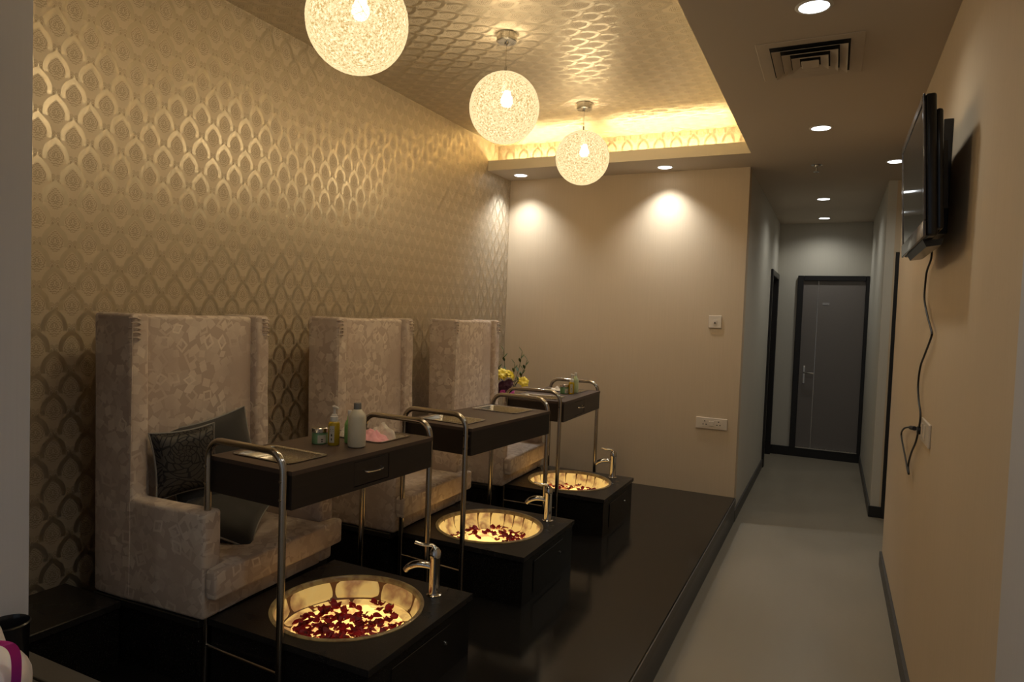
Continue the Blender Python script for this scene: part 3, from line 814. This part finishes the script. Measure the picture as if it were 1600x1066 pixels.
# ------------------------------------------------------------------ pendants
PY = [1.826, 2.939, 4.060]; PZ = [2.44, 2.475, 2.487]
def pendant(i, label):
    x, y, z = -1.5, PY[i], PZ[i]
    t = thing('globe_pendant', label, 'pendant lamp', (x, y, z), 0, 'woven globe pendants'); R = .169
    rx, ry = (-.02, .0) if i else (-.02, -.0)
    bm = bmesh.new(); bmesh.ops.create_icosphere(bm, subdivisions=5, radius=R)
    for v in list(bm.verts):
        if v.co.z > R*.992: bm.verts.remove(v)
    for v in bm.verts: v.co *= 1+.012*noise.noise(v.co*14)+.006*noise.noise(v.co*60)
    sh = obj('woven_shade', bm, SHADE, t, smooth=80)
    bm = bmesh.new(); rnd = random.Random(3+i)
    for k in range(280):
        nrm = Vector((rnd.gauss(0, 1), rnd.gauss(0, 1), rnd.gauss(0, 1))).normalized(); h = (rnd.random()*2-1)*.09
        a = nrm.orthogonal().normalized(); b = nrm.cross(a); rr = math.sqrt(R*R-h*h)*1.008; th0 = rnd.random()*6.28; ln = 1.5+rnd.random()*3
        pts = [nrm*h+a*math.cos(th0+ln*q/13)*rr+b*math.sin(th0+ln*q/13)*rr for q in range(14)]
        if max(p.z for p in pts) > R*.95: continue
        tube(bm, pts, .0008, 4, cap=False)
    tag(obj('paper_threads', bm, THREAD, t), kind='stuff')
    bm = bmesh.new(); lathe(bm, [(0, -.028), (.018, -.022), (.026, -.006), (.026, .008), (.018, .026), (.014, .045), (0, .046)], 20); bl = obj('bulb', bm, BULB, t, smooth=True); bl.location = (.012, -.0, .032); bl.scale = (1.15, 1.15, 1.1)
    bm = bmesh.new(); lathe(bm, [(0, .075), (.016, .075), (.016, .125), (.006, .13), (0, .13)], 16); obj('lamp_socket', bm, PLASTIC_W, t, smooth=True)
    top = ZT-z
    bm = bmesh.new(); tube(bm, [(0, 0, .125), (0, 0, R+.03)], .006, 10); tube(bm, [(0, 0, R+.02), (0, 0, top-.02)], .0016, 8); obj('cable', bm, STEEL, t, smooth=True)
    bm = bmesh.new(); lathe(bm, [(0, top-.040), (.046, top-.040), (.050, top-.036), (.050, top-.001), (0, top-.001)], 32); cn = obj('ceiling_rose', bm, STEEL, t, smooth=True)
    bm = bmesh.new(); lathe(bm, [(0, top-.052), (.010, top-.050), (.012, top-.040)], 14); obj('cable_grip', bm, CHROME, cn, smooth=True)
    ld = bpy.data.lights.new('bulb_light', 'POINT'); ld.energy = PEND_W; ld.color = WARM; ld.shadow_soft_size = .12
    lo = bpy.data.objects.new('bulb_light', ld); COL.objects.link(lo); lo.parent = t; lo.location = (0, 0, -.05)
    return t
for i in range(3): pendant(i, ('large looking woven globe pendant nearest the camera', 'middle woven globe pendant of the three', 'farthest woven globe pendant in front of the glowing cove')[i])

# cove tubes in the trough
cv = []
for (x0, x1, lab) in ((-2.44, -1.72, 'left warm fluorescent tube hidden in the back cove trough'), (-1.60, -.66, 'right warm fluorescent tube hidden in the back cove trough')):
    t = thing('cove_tube', lab, 'light', (0, 4.80, ZL+.02), 0, 'tubes in the ceiling cove')
    obj('batten', B(x0, x1, -.018, .018, 0, .014), PLASTIC_W, t); bm = bmesh.new(); tube(bm, [(x0+.01, 0, .026), (x1-.01, 0, .026)], .0095, 10); obj('tube', bm, COVE, t, smooth=True)
for k, (y0, y1) in enumerate(((.6, 1.9), (2.0, 3.25), (3.35, 4.55))):
    t = thing('cove_tube', ('near', 'middle', 'far')[k]+' warm tube hidden in the trough beside the corridor ceiling', 'light', (-.44, 0, ZL+.02), 0, 'tubes in the ceiling cove')
    obj('batten', B(-.018, .018, y0, y1, 0, .014), PLASTIC_W, t); bm = bmesh.new(); tube(bm, [(0, y0+.01, .026), (0, y1-.01, .026)], .0045, 10); obj('tube', bm, COVE_SIDE, t, smooth=True)

# downlights
def downlight(x, y, label, energy, spot, r=.052):
    t = thing('downlight', label, 'downlight', (x, y, ZL), 0, 'recessed ceiling downlights')
    bm = bmesh.new(); lathe(bm, [(r-.003, -.0015), (r, -.004), (r+.008, -.003), (r+.011, -.0002)], 36); obj('trim_ring', bm, PLASTIC_W, t, smooth=True)
    bm = bmesh.new(); lathe(bm, [(0, -.0025), (r-.002, -.0025)], 36)
    for f in bm.faces:
        if f.normal.z > 0: f.normal_flip()
    obj('lens', bm, LENS, t)
    if spot:
        ld = bpy.data.lights.new('spot_beam', 'SPOT'); ld.spot_size = math.radians(spot); ld.spot_blend = .9; ld.shadow_soft_size = .035
    else:
        ld = bpy.data.lights.new('downlight_beam', 'SPOT'); ld.spot_size = math.radians(150); ld.spot_blend = 1.0; ld.shadow_soft_size = .045
    ld.energy = energy; ld.color = SPOTC if spot else COOL
    lo = bpy.data.objects.new(ld.name, ld); COL.objects.link(lo); lo.parent = t; lo.location = (0, 0, -.01)
downlight(-2.345, 4.93, 'downlight in the soffit nearest the patterned wall', SPOT_W, 110)
downlight(-1.182, 4.96, 'downlight in the soffit over the beige back wall, right of the globes', SPOT_W, 110)
for x, y, l in ((-.12, 2.615, 'nearest corridor ceiling downlight at the top edge of the view'), (-.123, 4.224, 'corridor downlight between the air vent and the sprinkler'),
                (-.139, 6.584, 'corridor downlight just beyond the sprinkler'), (-.147, 7.756, 'last corridor downlight before the grey door'), (.322, 5.21, 'downlight in the side passage, partly hidden by the television')):
    downlight(x, y, l, DOWN_W, 0)
for x, y, l in ((-.12, .9, 'added unseen downlight above and behind the camera in the corridor'), (-.12, -.9, 'added unseen corridor downlight farthest behind the camera'), (-1.0, -1.0, 'added unseen downlight behind the camera on the spa side')):  # unseen lamps, added for the light on the near surfaces
    downlight(x, y, l, DOWN_W*1.3, 0)

# air diffuser --------------------------------------------------------
v = thing('air_diffuser', 'square white ceiling air vent with stepped louvres above the corridor', 'air vent', (-.146, 3.118, ZL))
bm = bmesh.new()
obj('frame_plate', B(-.20, .20, -.225, .225, -.004, 0, .0015, 1), CEILW, v)
obj('throat_shade_plate', B(-.150, .150, -.178, .178, -.0052, -.004), DARKFILL, v)  # flat plate, near-black for the shade behind the louvres; no opening above
for k in range(4):
    a, b = .142-k*.036, .170-k*.043; bm = bmesh.new(); w = .0305; zt, zb = -.006, -.020
    # sloped ring: inner edge high, outer edge low
    P = [(-a, -b), (a, -b), (a, b), (-a, b)]; Q = [(-a+w, -b+w*1.2), (a-w, -b+w*1.2), (a-w, b-w*1.2), (-a+w, b-w*1.2)]
    if k == 3: Q = None
    if Q:
        o = [bm.verts.new((*p, zb-.002*k)) for p in P]; n_ = [bm.verts.new((*p, zt-.004*k)) for p in Q]; o2 = [bm.verts.new((*p, zb+.0015-.002*k)) for p in P]; n2 = [bm.verts.new((*p, zt+.0015-.004*k)) for p in Q]
        for s in range(4):
            e = (s+1) % 4; bm.faces.new((o[s], n_[s], n_[e], o[e])); bm.faces.new((o2[s], o2[e], n2[e], n2[s])); bm.faces.new((o[s], o[e], o2[e], o2[s])); bm.faces.new((n_[s], n2[s], n2[e], n_[e]))
        bmesh.ops.recalc_face_normals(bm, faces=bm.faces)
    else: box(bm, -a, a, -b, b, -.026, -.022, .002, 1)
    obj('louvre', bm, CEILW, v)

# sprinkler
s = thing('fire_sprinkler', 'small metal fire sprinkler hanging from the corridor ceiling', 'sprinkler', (-.166, 5.187, ZL))
bm = bmesh.new(); lathe(bm, [(0, -.002), (.030, -.003), (.038, -.0005)], 20); obj('escutcheon', bm, STEEL, s, smooth=True)
bm = bmesh.new(); lathe(bm, [(.018, -.003), (.016, -.012), (.007, -.016), (.006, -.044), (0, -.044)], 16); obj('sprinkler_body', bm, STEEL, s, smooth=True)
bm = bmesh.new(); lathe(bm, [(0, -.044), (.020, -.046), (.020, -.048), (0, -.049)], 14); obj('deflector', bm, STEEL, s, smooth=True)

# ------------------------------------------------------------------ television
tv = thing('television', 'black flat television tilted down on the right wall', 'television', (.225, 2.70, 1.965)); tv.rotation_euler = (0, math.radians(-3.2), 0)
hw, hh = .355, .213
bm = bmesh.new(); box(bm, -.002, .028, -hw, hw, -hh, hh, .008, 3); box(bm, .026, .046, -hw+.012, hw-.012, -hh+.02, hh-.045, .008, 2)
obj('tv_casing', bm, TVB, tv, smooth=True)
obj('screen', B(-.0055, -.002, -hw+.026, hw-.026, -hh+.05, hh-.026), TVS, tv)
bm = bmesh.new(); box(bm, -.010, -.002, -hw, hw, -hh, -hh+.048, .003, 2); box(bm, -.008, -.002, -hw, -hw+.024, -hh+.048, hh, .002, 1); box(bm, -.008, -.002, hw-.024, hw, -hh+.048, hh, .002, 1); box(bm, -.008, -.002, -hw, hw, hh-.024, hh, .002, 1)
obj('bezel', bm, TVTRIM, tv, smooth=True)
bm = bmesh.new(); prism(bm, [(.0, -hh), (.055, -hh), (.050, -hh-.018), (.010, -hh-.022)], -.25, .25, 'y'); obj('speaker_bar', bm, TVB, tv)
obj('wall_bracket', B(.044, .085, -.12, .12, -.10, .12), TVB, tv)
wp = thing('wall_board', 'black mounting board on the wall behind the television', 'board', (XR, 3.02, 2.0))
obj('board', B(-.030, 0, -.25, .27, -.19, .21, .002, 1), BLACKTRIM, wp)
PT = [(0.325, 2.93, 1.86), (0.325, 3.02, 1.805), (0.325, 3.03, 1.748), (0.325, 3.142, 1.708), (0.325, 3.172, 1.654), (0.325, 3.166, 1.593), (0.325, 3.036, 1.525), (0.325, 2.899, 1.471), (0.325, 2.887, 1.446), (0.325, 3.042, 1.377), (0.325, 3.164, 1.321), (0.325, 3.205, 1.246), (0.325, 3.156, 1.188), (0.325, 3.062, 1.128), (0.322, 3.115, 1.03), (0.322, 3.262, 0.953), (0.322, 3.356, 0.882), (0.322, 3.316, 0.851), (.322, 3.36, .853), (0.322, 3.496, 0.89), (0.32, 3.647, 0.935), (0.318, 3.696, 0.97), (0.316, 3.57, 1.009), (0.316, 3.416, 1.037), (0.318, 3.20, 1.066)]
cb = thing('power_cord', 'black power cord hanging from the television to the wall socket', 'cord', (0, 0, 0))
bm = bmesh.new(); tube(bm, smooth_path(PT, 5), .0038, 8); obj('cable', bm, CORD, cb, smooth=True)
bm = bmesh.new(); tube(bm, [(.318, 3.30, 1.052), (.318, 3.16, 1.068)], .009, 10); tube(bm, [(.318, 3.08, 1.072), (.330, 3.08, 1.072)], .016, 10); obj('plug', bm, CORD, cb, smooth=True)
def plate(name, label, cat, loc, rz, w, h, n, grp=None):
    "local: wall behind +y, x along the wall"
    t = thing(name, label, cat, loc, rz, grp)
    obj('faceplate', B(-w/2, w/2, -.009, 0, -h/2, h/2, .003, 2), SWITCH, t)
    return t
s = plate('wall_socket', 'ivory wall socket on the right wall with the cord plugged in', 'socket', (XR, 2.98, 1.08), PI/2*-1, .25, .088, 2)
for dx in (-.06, .02): obj('rocker', B(dx-.017, dx+.017, -.012, -.009, -.028, .028, .001, 1), SWITCH, s)
s = plate('wall_socket', 'wide ivory double socket low on the beige back wall', 'socket', (-.785, YB, .714), 0, .227, .084, 2)
obj('insert', B(-.075, .075, -.0105, -.009, -.026, .026), SWITCH, s)
obj('rocker', B(-.018, .018, -.014, -.0105, -.018, .018, .001, 1), SWITCH, s)
for dx in (-.048, .052):
    bm = bmesh.new()
    for a, b in ((0, .016), (-.011, -.008), (.011, -.008)): tube(bm, [(dx+a, -.0115, b), (dx+a, -.0104, b)], .0045, 8)
    obj('socket_hole_discs', bm, DARKFILL, s)  # raised discs coloured dark for the shade inside the holes
s = plate('wall_switch', 'small square ivory switch plate higher on the beige back wall', 'switch', (-.794, YB, 1.472), 0, .092, .092, 1)
obj('rocker', B(-.012, .012, -.012, -.009, -.014, .014, .001, 1), SWITCH, s)
obj('indicator', B(-.005, .005, -.0128, -.012, -.012, -.004), DARKFILL, s)

# ------------------------------------------------------------------ flowers at the back corner
st = thing('flower_stand', 'dark pedestal under the flower vase in the far left corner', 'stand', (-2.30, 4.78, ZP))
obj('stand_body', B(-.11, .11, -.11, .11, 0, .44), WENGE, st); obj('stand_top', B(-.125, .125, -.125, .125, .44, .46, .003, 1), WENGE_TOP, st)
vs = thing('flower_vase', 'mauve vase standing in the far left corner behind the farthest armchair', 'vase', (-2.29, 4.77, ZP+.46))
bm = bmesh.new(); lathe(bm, [(0, 0), (.045, 0), (.05, .01), (.06, .06), (.05, .12), (.038, .15), (.045, .165), (.040, .165), (.033, .15), (0, .12)], 24); obj('vase_body', bm, VASE, vs, smooth=True)
def bouquet():
    t = thing('flower_bouquet', 'bouquet of yellow lilies and dark purple blooms in the corner vase', 'flowers', (-2.29, 4.77, ZP+.60)); rnd = random.Random(21)
    def flower(c, R, mat, n, name, tilt):
        bm = bmesh.new()
        for layer in range(2):
            for k in range(n):
                a = 2*PI*k/n+layer*PI/n; ca, sa = math.cos(a), math.sin(a); g = []
                for q in range(5):
                    f = q/4; wd = R*.30*math.sin(PI*(.15+.8*f)); rr = R*f*(1-.15*layer); zz = R*(.45*f**1.0-.55*f**2.2)+layer*.006
                    g.append([Vector((ca*rr-sa*w*wd, sa*rr+ca*w*wd, zz+abs(w)*wd*.3)) for w in (-1, 0, 1)])
                V = [[bm.verts.new(p) for p in r] for r in g]
                for A, C in zip(V, V[1:]):
                    for w in range(2): bm.faces.new((A[w], A[w+1], C[w+1], C[w]))
        o = obj(name, bm, mat, t, smooth=80); o.location = c; o.rotation_euler = tilt; return o
    flower((-.09, -.08, .205), .060, YPETAL, 6, 'yellow_lily', (.9, -.3, 0)); flower((-.03, -.09, .22), .055, YPETAL, 6, 'yellow_lily', (1.0, .3, .4))
    flower((.025, -.06, .215), .050, YPETAL, 6, 'yellow_lily', (.8, .5, 1)); flower((.125, -.03, .165), .050, YPETAL, 6, 'yellow_lily', (.9, .7, .2))
    for c in ((-.03, -.09, .13), (.02, -.08, .145), (-.06, -.07, .10), (.01, -.09, .10)): flower(c, .045, PURPLE, 9, 'purple_bloom', (1.1, rnd.random()-.5, 0))
    for c in ((-.01, -.11, .075), (.05, -.09, .08)): flower(c, .032, MAGENTA, 8, 'magenta_bloom', (1.1, .2, 0))
    for (bx, by, h) in ((-.06, -.02, .40), (.04, -.02, .30), (.10, -.02, .40), (.15, -.03, .34), (-.10, -.04, .30), (.12, -.03, .26)):
        bm = bmesh.new(); P = smooth_path([(0, 0, -.1), (bx*.3, by, .1), (bx*.8, by, h*.7), (bx, by, h)], 4); tube(bm, P, .0022, 5); so = obj('stem', bm, LEAF, t, smooth=True)
        for k in range(5):
            f = .45+.13*k; c = P[min(len(P)-1, int(f*len(P)))]; a = k*2.4; bm = bmesh.new(); L = .045
            d = Vector((math.cos(a)*.6, math.sin(a)*.6, .75)).normalized(); sd = d.cross(Vector((0, 0, 1))).normalized()
            V = [[bm.verts.new(c+d*L*q/4+sd*w*.011*math.sin(PI*(.1+.85*q/4))+Vector((0, 0, abs(w)*.002))) for w in (-1, 0, 1)] for q in range(5)]
            for A, C in zip(V, V[1:]):
                for w in range(2): bm.faces.new((A[w], A[w+1], C[w+1], C[w]))
            obj('leaf', bm, LEAF, so, smooth=80)
bouquet()

# ------------------------------------------------------------------ near left corner: bag, ribbon, pot
bg = thing('plastic_bag', 'white plastic bag tied with magenta ribbon at the lower left corner', 'bag', (-1.53, .72, .40))
bm = bmesh.new(); n, m = 40, 22; g = []
for j in range(m+1):
    f = j/m; row = []
    for k in range(n):
        a = 2*PI*k/n; prof = (.96+.10*math.sin(f*PI))*(1-.55*max(0, (f-.80)/.2)**2)
        ad = math.degrees(a); ad = ad-360 if ad > 230 else ad; hgt = .385 if ad < 55 else (.375-.045*(ad-55)/40 if ad < 95 else (.33+.09*min(1, (ad-95)/20)))
        ru = .108*prof; rv = .098*prof
        w = noise.noise(Vector((math.cos(a)*2.2, math.sin(a)*2.2, f*3)))*.010+noise.noise(Vector((math.cos(a)*7, math.sin(a)*7, f*4)))*.006
        row.append(bm.verts.new(((ru+w)*math.cos(a), (rv+w)*math.sin(a), f*hgt+.012*noise.noise(Vector((math.cos(a)*5, math.sin(a)*5, 9)))*f)))
    g.append(row)
for j in range(m):
    for k in range(n): bm.faces.new((g[j][k], g[j][(k+1) % n], g[j+1][(k+1) % n], g[j+1][k]))
bm.faces.new(g[0][::-1]); cv_ = bm.verts.new((0, 0, .35))
for k in range(n): bm.faces.new((g[m][k], g[m][(k+1) % n], cv_))
obj('bag_body', bm, BAG, bg, smooth=60)
RP = [(.09, -.03, .405), (.106, -.012, .408), (.118, .01, .398), (.122, .022, .375), (.126, .022, .33), (.124, .016, .26), (.121, .010, .2), (.118, .006, .10)]
bm = bmesh.new(); P = smooth_path(RP, 4); prev = None
for q, c in enumerate(P):
    wv = .0085; d = Vector((.25, .95, .1))*wv; off = Vector((.006, -.003, .002)); A = (bm.verts.new(c+off-d), bm.verts.new(c+off+d))
    if prev: bm.faces.new((prev[0], prev[1], A[1], A[0]))
    prev = A
bmesh.ops.solidify(bm, geom=bm.faces[:], thickness=.0015)
obj('ribbon', bm, RIBBON, bg, smooth=80)
pt = thing('black_pot', 'round black pot behind the white bag on the tiled bench', 'pot', (-1.788, .925, .40))
bm = bmesh.new(); lathe(bm, [(0, 0), (.036, 0), (.040, .01), (.045, .265), (.048, .270), (.045, .273), (.040, .26), (.034, .02), (0, .015)], 32); obj('pot_body', bm, TVB, pt, smooth=True)
